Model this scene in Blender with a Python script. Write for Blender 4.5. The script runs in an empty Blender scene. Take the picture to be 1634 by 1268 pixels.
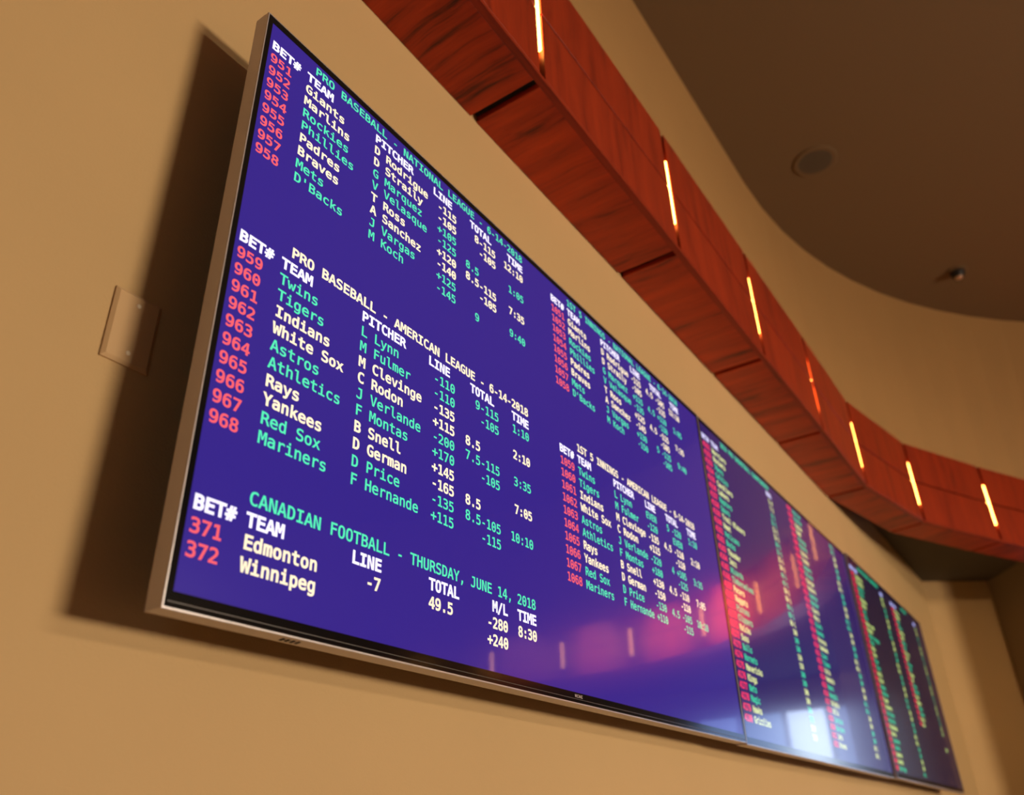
import bpy, bmesh, math, random
from mathutils import Vector, Matrix
from mathutils.geometry import tessellate_polygon
random.seed(7)
Z0 = 1.85                      # the floor lies 1.85 m under the lower edge of the screens
C = bpy.context.scene.collection
PI = math.pi

FONT = {'A':'214,458,140,192,289,192|172,520,257,520,416,0,344,0,305,135,123,135,86,0,13,0',
'B':'128,248,128,58,212,58,249,60,278,67,299,79,314,97,322,120,325,150,322,181,313,206,298,224,276,238,247,246,212,248|128,462,128,305,210,305,241,308,266,314,284,325,297,341,304,362,307,388,304,412,297,431,284,445,266,454,241,460,210,462|58,520,212,520,261,516,302,505,335,485,359,459,373,427,378,388,375,358,368,333,355,313,337,297,314,285,287,278,318,270,345,255,367,235,383,208,393,178,396,143,391,99,375,64,350,36,314,16,268,4,212,0,58,0',
'C':'374,18,356,10,337,3,319,-3,299,-7,279,-9,259,-10,197,-2,145,21,104,61,73,114,55,180,48,259,55,338,73,404,104,458,146,498,197,521,259,529,279,528,299,526,319,522,337,517,356,509,374,501,374,429,356,442,338,452,318,461,298,467,279,471,259,472,217,466,183,449,156,419,137,378,126,325,122,259,126,194,137,141,156,100,183,71,217,53,259,47,279,48,299,52,319,58,338,67,356,77,374,91',
'D':'152,58,205,63,246,77,276,101,295,138,307,191,311,259,307,328,295,381,276,418,247,443,205,457,152,462,118,462,118,58|153,520,226,513,284,492,329,456,360,406,379,341,385,259,379,178,360,113,329,63,284,28,226,7,153,0,48,0,48,520',
'E':'69,520,377,520,377,461,139,461,139,307,367,307,367,248,139,248,139,59,384,59,384,0,69,0',
'F':'81,520,387,520,387,461,152,461,152,307,365,307,365,248,152,248,152,0,81,0',
'G':'384,43,365,27,344,14,321,3,297,-4,271,-9,244,-10,183,-2,132,21,91,61,60,114,42,181,36,259,42,338,60,404,91,458,133,498,185,521,246,529,268,528,289,525,309,520,329,513,348,503,367,492,367,420,348,436,328,449,309,459,289,466,268,471,246,472,204,466,170,449,143,419,124,378,113,324,109,259,113,193,124,140,142,99,168,70,202,53,244,47,259,48,273,49,285,52,297,57,307,62,317,69,317,209,242,209,242,267,384,267',
'H':'48,520,118,520,118,307,311,307,311,520,382,520,382,0,311,0,311,248,118,248,118,0,48,0',
'I':'70,520,359,520,359,461,250,461,250,59,359,59,359,0,70,0,70,59,179,59,179,461,70,461',
'J':'38,21,38,103,59,86,81,72,103,61,126,53,150,49,173,47,203,50,226,59,243,73,254,95,260,127,263,170,263,461,130,461,130,520,333,520,333,170,329,110,317,64,296,31,266,8,225,-6,173,-10,151,-9,129,-7,107,-2,85,4,62,11',
'K':'48,520,118,520,118,289,338,520,421,520,218,307,427,0,342,0,172,260,118,203,118,0,48,0',
'L':'75,520,146,520,146,59,397,59,397,0,75,0',
'M':'30,520,124,520,214,255,304,520,399,520,399,0,334,0,334,459,241,185,188,185,95,459,95,0,30,0',
'N':'48,520,138,520,313,92,313,520,381,520,381,0,292,0,116,428,116,0,48,0',
'O':'315,259,312,328,305,383,292,423,273,450,247,467,214,472,182,467,157,450,138,423,125,383,117,328,114,259,117,190,125,136,138,96,157,69,182,52,214,47,247,52,273,69,292,96,305,136,312,190|389,259,384,177,369,109,346,57,312,20,268,-3,214,-10,161,-3,117,19,84,56,60,109,45,176,41,259,46,342,60,410,84,462,117,500,161,522,214,529,268,522,312,500,346,462,369,410,384,342',
'P':'139,462,139,267,220,267,251,270,276,278,296,292,312,312,321,336,324,365,321,393,312,417,297,436,276,451,251,459,220,462|69,520,220,520,274,515,318,502,352,480,377,450,392,411,397,365,392,317,377,279,353,248,318,226,274,213,220,209,139,209,139,0,69,0',
'Q':'228,-9,226,-9,224,-10,221,-10,218,-10,216,-10,214,-10,161,-3,117,20,84,57,60,109,46,177,41,259,46,342,60,410,84,462,117,500,161,522,214,529,268,522,312,500,346,462,369,410,384,342,389,259,386,196,378,141,365,95,346,57,322,28,292,7,362,-59,310,-94|315,259,312,328,305,383,292,423,273,450,247,467,214,472,182,467,157,450,138,423,125,383,117,328,114,259,117,190,125,136,138,96,157,69,182,52,214,47,247,52,273,69,292,96,305,136,312,190',
'R':'265,245,282,239,297,231,311,219,325,202,341,176,359,142,429,0,354,0,292,131,275,164,258,188,244,204,228,213,209,218,188,220,120,220,120,0,50,0,50,520,195,520,247,516,291,503,326,481,351,452,366,414,372,369,368,337,359,309,343,285,322,266,296,253|120,462,120,278,197,278,228,280,253,288,273,300,286,318,295,341,297,369,294,397,286,420,271,438,251,451,225,459,195,462',
'S':'352,502,352,431,331,443,310,454,288,462,267,468,245,471,223,472,192,470,166,462,144,449,128,432,119,411,116,386,118,365,124,348,135,334,151,323,175,312,205,304,242,295,287,282,322,264,349,242,367,214,379,181,382,142,377,97,362,59,336,29,301,7,256,-6,203,-10,178,-9,154,-7,129,-2,105,4,80,12,55,21,55,96,81,81,106,68,131,59,155,52,179,48,203,47,236,50,263,58,286,71,302,89,312,111,315,138,313,161,306,181,295,197,278,210,254,220,224,229,186,237,142,250,107,267,81,287,63,311,52,341,48,376,54,419,69,456,95,487,130,511,171,525,220,529,240,528,261,526,283,522,305,517,328,510',
'T':'16,520,413,520,413,461,250,461,250,0,180,0,180,461,16,461',
'U':'51,200,51,520,122,520,122,167,122,145,123,127,124,113,126,103,128,95,131,88,140,76,151,66,163,57,179,52,196,48,214,47,234,48,251,52,266,57,279,66,289,76,298,88,301,95,304,103,305,113,307,126,307,144,307,167,307,520,378,520,378,200,377,151,373,114,368,86,360,65,348,47,334,31,318,18,300,8,281,0,260,-6,238,-9,214,-10,191,-9,169,-6,148,0,129,8,112,18,95,31,81,46,70,65,61,87,56,114,52,152',
'V':'214,59,337,520,409,520,257,0,172,0,20,520,93,520',
'W':'0,520,69,520,118,98,178,377,251,377,311,97,361,520,429,520,352,0,285,0,214,309,144,0,78,0',
'X':'30,520,106,520,220,324,336,520,412,520,256,275,423,0,347,0,220,224,82,0,6,0,180,275',
'Y':'13,520,88,520,214,290,341,520,416,520,250,233,250,0,179,0,179,233',
'Z':'62,520,399,520,399,466,128,59,407,59,407,0,54,0,54,54,319,461,62,461',
'a':'244,196,223,196,189,194,161,187,139,176,123,161,114,142,110,118,113,96,120,78,132,63,148,52,167,46,190,44,223,48,251,60,274,80,291,108,301,142,304,182,304,196|369,222,369,0,304,0,304,58,289,37,272,19,253,6,230,-3,205,-8,177,-10,140,-6,108,5,82,24,62,48,50,78,46,114,51,153,66,186,90,212,124,231,166,242,218,246,304,246,304,256,302,285,294,307,281,324,262,336,237,343,206,345,184,344,162,341,140,336,118,328,96,319,75,308,75,372,98,381,121,387,143,393,164,396,185,399,206,399,237,398,264,393,289,385,310,374,329,360,344,342,352,330,359,315,363,299,366,279,368,254',
'b':'320,195,317,240,309,278,296,307,278,328,254,341,226,345,197,341,174,328,155,307,142,278,134,240,131,195,134,149,142,112,155,83,174,61,197,48,226,44,254,48,278,61,296,82,309,112,317,149|131,340,143,358,157,372,174,384,193,393,213,398,236,399,280,393,317,375,347,345,369,305,383,255,387,196,383,136,369,86,347,45,316,14,279,-4,235,-10,213,-8,193,-3,174,5,157,17,143,31,131,49,131,0,67,0,67,542,131,542',
'c':'369,20,352,11,334,3,316,-3,298,-7,279,-9,260,-10,204,-4,157,14,119,44,91,85,74,135,68,195,74,254,91,304,119,345,157,375,204,393,260,399,279,399,297,396,315,392,333,386,351,379,369,369,369,302,352,316,335,327,318,335,301,341,281,344,260,345,223,341,193,328,168,306,150,276,139,239,135,195,139,150,150,113,168,83,193,62,224,49,260,44,282,45,302,49,320,54,338,63,354,73,369,86',
'd':'299,340,299,542,363,542,363,0,299,0,299,49,287,31,273,17,256,5,237,-3,217,-8,195,-10,151,-4,114,14,83,45,61,86,47,136,43,196,47,255,61,305,84,345,114,375,151,393,195,399,217,398,238,393,257,384,273,373,287,358|110,195,113,149,121,112,134,82,152,61,176,48,204,44,232,48,256,61,275,83,288,112,296,149,299,195,296,240,288,278,275,307,256,328,232,341,204,345,176,341,152,328,134,307,121,278,113,240',
'e':'387,211,387,180,110,180,110,178,113,138,124,105,143,79,168,60,199,48,237,44,258,45,279,49,301,54,324,62,347,71,372,84,372,20,348,11,325,3,302,-3,279,-7,257,-9,236,-10,180,-4,133,14,94,44,66,85,49,135,43,195,48,253,65,302,93,344,130,375,175,393,227,399,273,394,312,377,344,349,368,311,382,265|323,230,320,264,311,293,296,316,277,332,253,342,224,345,195,342,169,331,148,314,130,291,119,263,112,229',
'f':'370,542,370,489,297,489,277,487,261,482,249,474,242,463,238,446,236,424,236,390,370,390,370,340,236,340,236,0,172,0,172,340,68,340,68,390,172,390,172,417,175,456,185,488,201,511,225,528,255,538,293,542',
'g':'299,198,296,242,288,279,275,308,257,328,234,341,207,345,178,341,154,328,135,308,121,279,113,242,110,198,113,154,121,117,135,88,154,67,178,55,208,50,235,55,257,67,275,88,288,117,296,154|363,25,358,-29,344,-73,321,-108,289,-133,249,-148,200,-153,182,-153,163,-151,144,-148,125,-145,106,-140,86,-134,86,-71,108,-80,129,-88,148,-94,166,-99,183,-101,200,-102,231,-99,256,-89,275,-74,288,-51,296,-22,299,16,299,18,299,62,287,42,273,26,257,13,238,4,217,-1,193,-3,150,3,114,22,84,52,61,92,47,141,43,198,47,255,61,304,84,345,114,375,150,393,193,399,216,398,238,393,256,384,273,373,287,357,299,338,299,389,363,389',
'h':'366,242,366,0,302,0,302,242,299,274,293,299,283,319,268,333,249,341,225,344,198,340,175,330,156,312,143,287,135,257,132,220,132,0,68,0,68,542,132,542,132,331,145,352,160,369,178,382,199,392,222,397,248,399,284,395,314,382,337,360,353,330,363,290',
'i':'89,390,253,390,253,50,380,50,380,0,62,0,62,50,189,50,189,340,89,340|189,542,253,542,253,461,189,461',
'j':'209,-7,209,340,99,340,99,390,273,390,273,-7,270,-49,259,-84,242,-112,218,-132,189,-144,153,-148,65,-148,65,-94,146,-94,165,-92,181,-84,193,-72,202,-55,207,-34|209,542,273,542,273,461,209,461',
'k':'82,542,148,542,148,228,317,390,394,390,241,243,419,0,340,0,196,201,148,156,148,0,82,0',
'l':'222,141,224,115,230,93,238,76,251,64,266,57,285,54,360,54,360,0,279,0,243,4,214,16,190,37,172,65,162,100,158,141,158,495,56,495,56,546,222,546',
'm':'235,350,244,366,254,378,265,387,279,394,293,398,310,399,338,395,360,383,376,363,387,332,393,286,395,226,395,0,337,0,337,223,336,271,333,305,327,326,320,337,308,344,294,346,277,343,265,336,256,324,250,304,247,270,245,223,245,0,187,0,187,223,186,272,183,306,177,326,169,337,157,344,141,346,126,343,114,336,106,324,101,304,97,270,96,223,96,0,38,0,38,390,96,390,96,357,104,369,114,380,125,388,137,394,150,398,164,399,181,398,195,394,208,387,219,378,228,365',
'n':'366,242,366,0,302,0,302,242,299,274,293,299,283,319,268,333,249,341,225,344,198,340,175,330,156,312,143,287,135,257,132,220,132,0,68,0,68,390,132,390,132,331,145,352,160,369,178,382,199,392,222,397,248,399,284,395,314,382,337,360,353,330,363,290',
'o':'214,345,185,341,160,328,141,307,127,278,118,240,116,195,118,149,127,112,141,82,160,61,185,48,214,44,245,48,269,61,289,82,303,112,311,149,314,195,311,240,303,278,289,307,269,328,245,341|214,399,264,394,306,376,339,347,363,307,377,256,382,195,377,133,363,83,339,42,306,13,265,-4,214,-10,165,-4,123,13,91,42,67,83,52,133,48,195,52,256,67,307,91,347,123,376,165,394',
'p':'131,49,131,-148,66,-148,66,390,131,390,131,340,142,358,157,373,173,384,192,393,212,398,235,399,278,393,315,375,346,345,368,304,381,253,386,193,381,134,368,85,345,44,315,14,278,-4,235,-10,212,-8,191,-3,173,5,156,17,142,31|319,195,316,240,308,278,295,307,277,328,254,341,225,345,197,341,173,328,155,307,141,278,133,240,131,195,133,149,141,112,155,83,173,61,197,48,225,44,254,48,277,61,295,82,308,112,316,149',
'q':'116,193,118,148,126,110,139,81,157,60,181,47,209,43,237,47,261,60,279,81,292,110,300,148,303,193,300,239,292,276,279,306,261,327,237,339,209,344,181,339,157,327,139,306,126,276,118,239|303,48,291,31,277,16,261,4,242,-5,221,-10,199,-11,155,-5,119,13,88,43,66,83,52,133,48,192,52,252,66,302,88,343,118,374,155,392,199,398,221,396,242,391,260,383,277,371,291,357,303,339,303,389,367,389,367,-150,303,-150',
'r':'402,310,388,319,374,327,360,333,346,337,330,339,314,340,277,336,246,323,222,303,205,274,194,238,190,194,190,0,126,0,126,390,190,390,190,314,203,339,219,360,240,377,263,390,290,397,319,399,334,399,349,397,363,393,376,389,389,383,402,375',
's':'339,376,339,314,320,324,302,332,283,338,265,342,246,345,227,346,200,344,178,339,162,332,150,321,143,306,140,289,142,273,147,260,156,250,172,241,199,233,236,225,262,220,291,212,315,200,334,183,348,164,356,140,359,113,354,77,340,47,318,22,287,4,249,-6,203,-10,184,-9,164,-7,143,-4,121,1,98,7,74,14,74,80,98,69,121,60,143,53,164,48,185,45,205,44,231,45,253,51,271,61,284,74,291,90,294,109,284,136,256,156,209,171,206,171,182,176,148,185,121,197,101,213,87,232,78,255,76,282,80,317,92,346,114,369,142,386,179,396,222,399,242,399,262,397,282,394,301,389,320,383',
't':'214,501,214,390,359,390,359,340,214,340,214,128,216,103,221,83,230,68,244,59,263,53,287,51,359,51,359,0,281,0,238,3,204,13,179,29,163,53,153,86,150,128,150,340,46,340,46,390,150,390,150,501',
'u':'68,148,68,389,132,389,132,148,134,116,140,90,151,70,165,57,184,48,208,46,236,49,259,60,278,77,291,102,299,132,302,169,302,389,366,389,366,0,302,0,302,58,289,38,273,21,255,7,234,-2,211,-8,186,-10,150,-6,120,7,97,29,81,60,71,99',
'v':'35,390,101,390,214,63,328,390,394,390,256,0,173,0',
'w':'0,390,63,390,131,75,187,276,242,276,298,75,366,390,429,390,338,0,277,0,214,214,153,0,91,0',
'x':'389,390,250,203,403,0,329,0,214,156,101,0,26,0,180,203,40,390,111,390,214,249,317,390',
'y':'299,125,287,95,274,60,258,18,238,-35,222,-73,212,-94,200,-111,187,-124,172,-135,155,-142,136,-147,116,-148,64,-148,64,-95,102,-95,119,-93,134,-87,146,-78,158,-62,171,-33,187,6,36,390,104,390,220,85,334,390,401,390',
'z':'79,391,362,391,362,332,138,52,362,52,362,0,71,0,71,59,295,339,79,339',
'0':'168,261,170,273,174,284,182,294,191,302,202,307,214,308,226,307,237,302,247,294,255,284,260,273,261,261,260,249,255,238,247,228,238,221,226,216,214,214,202,216,191,220,181,228,174,237,170,248|214,474,185,468,160,450,141,421,128,379,120,325,117,259,120,194,128,140,141,99,160,69,185,51,214,46,245,51,269,69,288,99,302,140,310,194,312,259,310,325,302,379,288,421,269,450,245,468|214,529,265,522,307,499,340,461,364,408,378,341,383,259,378,178,364,111,340,58,307,20,265,-3,214,-10,164,-3,122,20,89,58,65,111,51,178,46,259,51,341,65,408,89,461,122,499,164,522',
'1':'94,59,203,59,203,456,86,430,86,494,203,520,273,520,273,59,381,59,381,0,94,0',
'2':'130,59,369,59,369,0,53,0,53,59,95,103,132,144,167,180,196,212,218,237,234,255,255,281,270,304,281,323,288,341,292,359,293,377,290,404,282,427,268,445,248,459,225,467,197,470,176,469,154,465,131,459,107,450,83,438,57,424,57,495,81,505,104,514,128,521,151,525,173,528,196,529,244,525,284,511,319,489,345,459,360,423,365,382,364,360,358,338,350,315,337,292,321,268,299,242,284,225,266,204,243,179,214,148,176,108',
'3':'270,278,302,267,328,251,349,230,364,205,373,176,376,143,370,99,354,62,327,31,291,8,247,-6,194,-10,170,-9,146,-7,121,-3,96,2,72,8,48,16,48,86,71,74,95,65,118,58,141,53,163,50,186,49,222,52,251,61,275,75,292,95,303,120,306,150,303,179,292,202,275,222,252,237,224,246,191,249,138,249,138,307,191,307,221,309,246,316,267,328,282,344,291,364,294,387,291,412,283,432,269,449,249,461,225,468,197,470,176,469,154,467,133,463,110,458,87,451,63,442,63,507,90,514,115,519,138,524,160,527,179,529,197,529,244,525,284,512,318,491,343,463,358,429,364,390,361,363,353,339,340,319,321,301,298,288',
'4':'256,456,92,181,256,181|244,520,326,520,326,181,395,181,395,124,326,124,326,0,256,0,256,124,36,124,36,190',
'5':'72,520,335,520,335,461,136,461,136,333,146,336,156,339,166,341,176,343,187,343,197,344,247,338,290,322,325,296,351,260,367,217,372,167,367,116,350,73,323,37,285,11,240,-5,187,-10,160,-9,135,-8,111,-5,89,0,69,5,50,12,50,84,71,73,93,64,114,58,136,53,158,50,180,49,216,52,246,63,270,80,288,103,298,132,302,167,298,201,287,230,269,253,244,271,214,281,178,284,160,284,141,282,123,278,106,273,89,267,72,259',
'6':'345,508,345,444,330,452,315,458,298,463,282,467,265,469,247,470,206,464,172,448,146,420,126,381,115,332,111,272,124,293,139,311,157,325,178,335,201,342,225,344,272,339,310,323,342,298,365,262,378,219,383,167,378,115,364,71,341,36,308,10,269,-5,221,-10,166,-3,122,19,88,55,65,106,51,175,46,259,52,340,69,407,97,460,136,499,185,522,244,529,261,529,278,527,295,524,312,520,329,515|220,289,192,285,168,274,149,256,135,232,126,202,123,167,126,131,135,102,149,77,168,59,192,49,220,45,248,48,272,59,290,76,303,100,311,130,314,167,311,204,303,234,290,258,272,275,248,285',
'7':'48,520,376,520,376,490,190,0,116,0,297,461,48,461',
'8':'214,247,186,244,161,235,142,221,128,201,119,176,116,146,119,117,128,92,142,72,162,57,186,48,214,45,244,48,268,57,287,71,302,91,310,116,313,146,310,176,301,200,287,220,267,235,243,244|153,276,125,286,102,300,83,319,69,341,61,366,58,394,62,433,77,466,100,493,131,513,170,525,214,529,260,525,298,513,329,493,353,466,367,433,372,394,369,366,360,341,346,319,327,300,304,286,276,276,308,266,335,250,356,230,371,204,381,174,384,140,379,96,364,59,339,30,305,8,264,-6,214,-10,165,-6,124,7,90,29,65,59,51,96,46,139,49,174,58,204,73,230,94,250,121,266|128,388,130,362,138,341,150,324,167,312,189,305,214,302,241,305,262,312,279,324,292,341,299,362,302,388,299,414,292,436,279,453,262,465,241,472,214,475,189,472,167,465,150,452,138,435,130,414',
'9':'208,231,235,234,259,245,278,263,292,287,301,317,304,352,301,388,292,418,278,442,259,460,235,471,208,474,179,471,156,461,137,443,124,420,116,389,114,352,116,315,124,285,137,261,155,244,179,234|82,11,82,76,97,68,113,61,129,56,146,52,163,50,180,49,221,55,255,71,282,99,301,138,312,188,316,248,303,226,288,208,270,194,249,184,227,178,202,175,156,181,117,196,85,222,63,257,49,301,44,353,49,405,63,448,87,483,119,509,158,524,206,529,261,522,305,500,339,464,362,412,376,344,381,259,375,179,358,112,330,59,291,21,242,-2,183,-10,166,-9,149,-8,132,-5,115,-1,98,5',
'#':'238,512,202,367,287,367,324,512,380,512,343,367,428,367,428,314,330,314,301,197,388,197,388,144,287,144,251,0,195,0,232,144,146,144,110,0,54,0,91,144,1,144,1,197,104,197,133,314,41,314,41,367,146,367,182,512|274,314,189,314,160,197,245,197',
'-':'124,224,305,224,305,167,124,167',
'+':'244,408,244,253,399,253,399,194,244,194,244,39,185,39,185,194,31,194,31,253,185,253,185,408',
'.':'170,106,258,106,258,0,170,0',
':':'170,370,258,370,258,265,170,265|170,106,258,106,258,0,170,0',
',':'175,106,263,106,263,33,194,-100,140,-100,175,33',
'/':'310,520,376,520,102,-66,36,-66',
"'":'244,520,244,327,184,327,184,520'}

# ------------------------------------------------------------------ materials
def mat(name):
    m = bpy.data.materials.new(name); m.use_nodes = True
    nt = m.node_tree
    return m, nt, nt.nodes['Principled BSDF']

def plain(name, col, rough=0.5, metal=0.0, spec=0.5, bump=0.0, bscale=200.0, var=0.0, vscale=3.0):
    m, nt, b = mat(name)
    b.inputs['Base Color'].default_value = (*col, 1)
    b.inputs['Roughness'].default_value = rough
    b.inputs['Metallic'].default_value = metal
    b.inputs['Specular IOR Level'].default_value = spec
    tc = nt.nodes.new('ShaderNodeTexCoord')
    if var > 0:
        n = nt.nodes.new('ShaderNodeTexNoise'); n.inputs['Scale'].default_value = vscale; n.inputs['Detail'].default_value = 6
        nt.links.new(tc.outputs['Object'], n.inputs['Vector'])
        r = nt.nodes.new('ShaderNodeValToRGB')
        r.color_ramp.elements[0].position = .3; r.color_ramp.elements[1].position = .7
        r.color_ramp.elements[0].color = (*[c*(1-var) for c in col], 1)
        r.color_ramp.elements[1].color = (*[min(1, c*(1+var)) for c in col], 1)
        nt.links.new(n.outputs['Fac'], r.inputs['Fac']); nt.links.new(r.outputs['Color'], b.inputs['Base Color'])
    if bump > 0:
        n = nt.nodes.new('ShaderNodeTexNoise'); n.inputs['Scale'].default_value = bscale; n.inputs['Detail'].default_value = 3
        nt.links.new(tc.outputs['Object'], n.inputs['Vector'])
        bp = nt.nodes.new('ShaderNodeBump'); bp.inputs['Strength'].default_value = bump; bp.inputs['Distance'].default_value = .002
        nt.links.new(n.outputs['Fac'], bp.inputs['Height']); nt.links.new(bp.outputs['Normal'], b.inputs['Normal'])
    return m

def wood(name, grain_axis, rough=.42, dark=(.045,.006,.002), mid=(.26,.020,.003), light=(.44,.038,.005)):
    m, nt, b = mat(name)
    N = nt.nodes; L = nt.links
    tc = N.new('ShaderNodeTexCoord'); oi = N.new('ShaderNodeObjectInfo')
    ad = N.new('ShaderNodeVectorMath'); ad.operation = 'ADD'
    sc = N.new('ShaderNodeVectorMath'); sc.operation = 'SCALE'; sc.inputs[3].default_value = 40
    cx = N.new('ShaderNodeCombineXYZ')
    for i in range(3): L.new(oi.outputs['Random'], cx.inputs[i])
    L.new(cx.outputs[0], sc.inputs[0]); L.new(tc.outputs['Object'], ad.inputs[0]); L.new(sc.outputs[0], ad.inputs[1])
    # slow wander of the grain
    wn = N.new('ShaderNodeTexNoise'); wn.inputs['Scale'].default_value = 3.2; wn.inputs['Detail'].default_value = 2
    L.new(ad.outputs[0], wn.inputs['Vector'])
    wsub = N.new('ShaderNodeVectorMath'); wsub.operation = 'SUBTRACT'; wsub.inputs[1].default_value = (.5,.5,.5)
    wsc = N.new('ShaderNodeVectorMath'); wsc.operation = 'SCALE'; wsc.inputs[3].default_value = .055
    wad = N.new('ShaderNodeVectorMath'); wad.operation = 'ADD'
    L.new(wn.outputs['Color'], wsub.inputs[0]); L.new(wsub.outputs[0], wsc.inputs[0])
    L.new(ad.outputs[0], wad.inputs[0]); L.new(wsc.outputs[0], wad.inputs[1])
    def streak(along, across, detail):
        mp = N.new('ShaderNodeMapping'); s = [across]*3; s['XYZ'.index(grain_axis)] = along
        mp.inputs['Scale'].default_value = s
        n = N.new('ShaderNodeTexNoise'); n.inputs['Scale'].default_value = 1; n.inputs['Detail'].default_value = detail
        n.inputs['Roughness'].default_value = .6
        L.new(wad.outputs[0], mp.inputs['Vector']); L.new(mp.outputs[0], n.inputs['Vector'])
        return n.outputs['Fac']
    a = streak(1.6, 15, 5); f = streak(4, 110, 4)
    mx = N.new('ShaderNodeMix'); mx.data_type = 'FLOAT'; mx.inputs[0].default_value = .3
    L.new(a, mx.inputs[2]); L.new(f, mx.inputs[3])
    r = N.new('ShaderNodeValToRGB'); e = r.color_ramp.elements
    e[0].position = .34; e[0].color = (*dark, 1); e[1].position = .66; e[1].color = (*light, 1)
    x = e.new(.45); x.color = (*mid, 1)
    L.new(mx.outputs[0], r.inputs['Fac']); L.new(r.outputs['Color'], b.inputs['Base Color'])
    b.inputs['Roughness'].default_value = rough
    b.inputs['Specular IOR Level'].default_value = .35
    return m

def glow(name, col, strength):
    m, nt, b = mat(name)
    b.inputs['Base Color'].default_value = (.02,.02,.02,1)
    b.inputs['Emission Color'].default_value = (*col, 1)
    b.inputs['Emission Strength'].default_value = strength
    b.inputs['Roughness'].default_value = .3
    return m

def lcd(name, col, strength=1.0):
    """lit display surface under a semi-gloss front film"""
    m, nt, b = mat(name)
    b.inputs['Base Color'].default_value = (.004,.004,.005,1)
    b.inputs['Emission Color'].default_value = (*col, 1)
    b.inputs['Emission Strength'].default_value = strength
    b.inputs['Roughness'].default_value = .17
    b.inputs['IOR'].default_value = 1.5
    b.inputs['Coat Weight'].default_value = .42
    b.inputs['Coat Roughness'].default_value = .03
    return m

M = dict(
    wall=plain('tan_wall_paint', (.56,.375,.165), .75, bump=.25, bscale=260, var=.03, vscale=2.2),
    dim=plain('shade_darkened_corridor_paint', (.075,.058,.04), .7, bump=.2, bscale=240),  # shade put into the colour, keeps its reflection in the far screen dark
    pier=plain('shade_darkened_pier_paint', (.22,.155,.085), .75, bump=.2, bscale=240),  # the shade of the corner is put into this colour
    fascia=plain('shade_toned_fascia_paint', (.45,.26,.09), .75, bump=.25, bscale=260, var=.03, vscale=2.2),  # wall tan with the dimmer, warmer upper light mixed into the colour
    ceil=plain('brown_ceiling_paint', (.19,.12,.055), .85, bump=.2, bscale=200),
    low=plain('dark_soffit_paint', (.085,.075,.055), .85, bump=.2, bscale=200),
    floor=plain('patterned_carpet', (.20,.12,.06), .95, bump=.6, bscale=120, var=.3, vscale=8),
    soffit=wood('reddish_veneer_soffit', 'Y', dark=(.06,.006,.002), mid=(.34,.027,.0045), light=(.55,.050,.007)),
    front=wood('reddish_veneer_front', 'Z', dark=(.15,.011,.0018), mid=(.27,.022,.0035), light=(.37,.033,.005)),
    trim=wood('reddish_veneer_edge', 'X', dark=(.16,.013,.002), mid=(.26,.022,.004), light=(.33,.030,.005)),
    black=plain('matt_black_backing', (.006,.006,.006), .8),
    silver=plain('satin_silver_metal', (.50,.46,.48), .42, metal=.5, bump=.05),
    rim=plain('polished_silver_rim', (.72,.70,.72), .30, metal=.6), trimline=plain('thin_grey_trim', (.16,.15,.14), .35, metal=.4),
    bezel=plain('gloss_black_bezel', (.004,.005,.006), .12),
    cover=plain('dark_grey_back_cover', (.03,.03,.03), .6),
    tube=glow('warm_linear_lamp', (1.0,.40,.07), 24.0),
    plate=plain('tan_painted_plate', (.60,.40,.20), .35),
    screw=plain('cream_screw_head', (.85,.75,.55), .25),
    speaker=plain('speaker_grille_paint', (.10,.078,.05), .7, bump=.5, bscale=700),
    lampshell=plain('black_baffle', (.01,.01,.01), .5),
    reflector=plain('bronze_reflector', (.75,.55,.40), .3, metal=.6),
    frame=plain('grey_window_frame', (.12,.12,.13), .5),
    day=glow('bright_daylight_pane', (.66,.80,1.0), 5.5),
    dim_day=glow('dim_daylight_pane', (.40,.55,1.0), 1.3),
    haze=glow('shaded_daylight_pane', (.36,.55,1.0), 2.4),
    logo=plain('silver_logo_print', (.8,.75,.72), .35, metal=.5),
)

# ------------------------------------------------------------------ helpers
def tag(o, label=None, cat=None, group=None, kind=None):
    if label: o['label'] = label
    if cat: o['category'] = cat
    if group: o['group'] = group
    if kind: o['kind'] = kind
    return o

def link(name, me, m, parent=None, loc=(0,0,0), rz=0):
    o = bpy.data.objects.new(name, me); C.objects.link(o)
    if m is not None: me.materials.append(m)
    o.location = loc; o.rotation_euler = (0,0,rz)
    if parent is not None: o.parent = parent
    return o

def empty(name, loc=(0,0,0), rz=0):
    o = bpy.data.objects.new(name, None); C.objects.link(o)
    o.location = loc; o.rotation_euler = (0,0,rz); o.empty_display_size = .05
    return o

def to_mesh(bm, name='m', smooth=False):
    bmesh.ops.recalc_face_normals(bm, faces=bm.faces)
    me = bpy.data.meshes.new(name); bm.to_mesh(me); bm.free()
    if smooth:
        for p in me.polygons: p.use_smooth = True
    return me

def prism(bm, pts, z0, z1):
    a = [bm.verts.new((x,y,z0)) for x,y in pts]; b = [bm.verts.new((x,y,z1)) for x,y in pts]
    n = len(pts)
    bm.faces.new(a[::-1]); bm.faces.new(b)
    for i in range(n): bm.faces.new((a[i], a[(i+1)%n], b[(i+1)%n], b[i]))

def box(bm, x0,x1,y0,y1,z0,z1):
    prism(bm, [(x0,y0),(x1,y0),(x1,y1),(x0,y1)], z0, z1)

def bevel(bm, w, seg=2):
    bmesh.ops.recalc_face_normals(bm, faces=bm.faces)
    bmesh.ops.bevel(bm, geom=[e for e in bm.edges if len(e.link_faces)==2 and e.calc_face_angle()>.5], offset=w, segments=seg, affect='EDGES')

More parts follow.
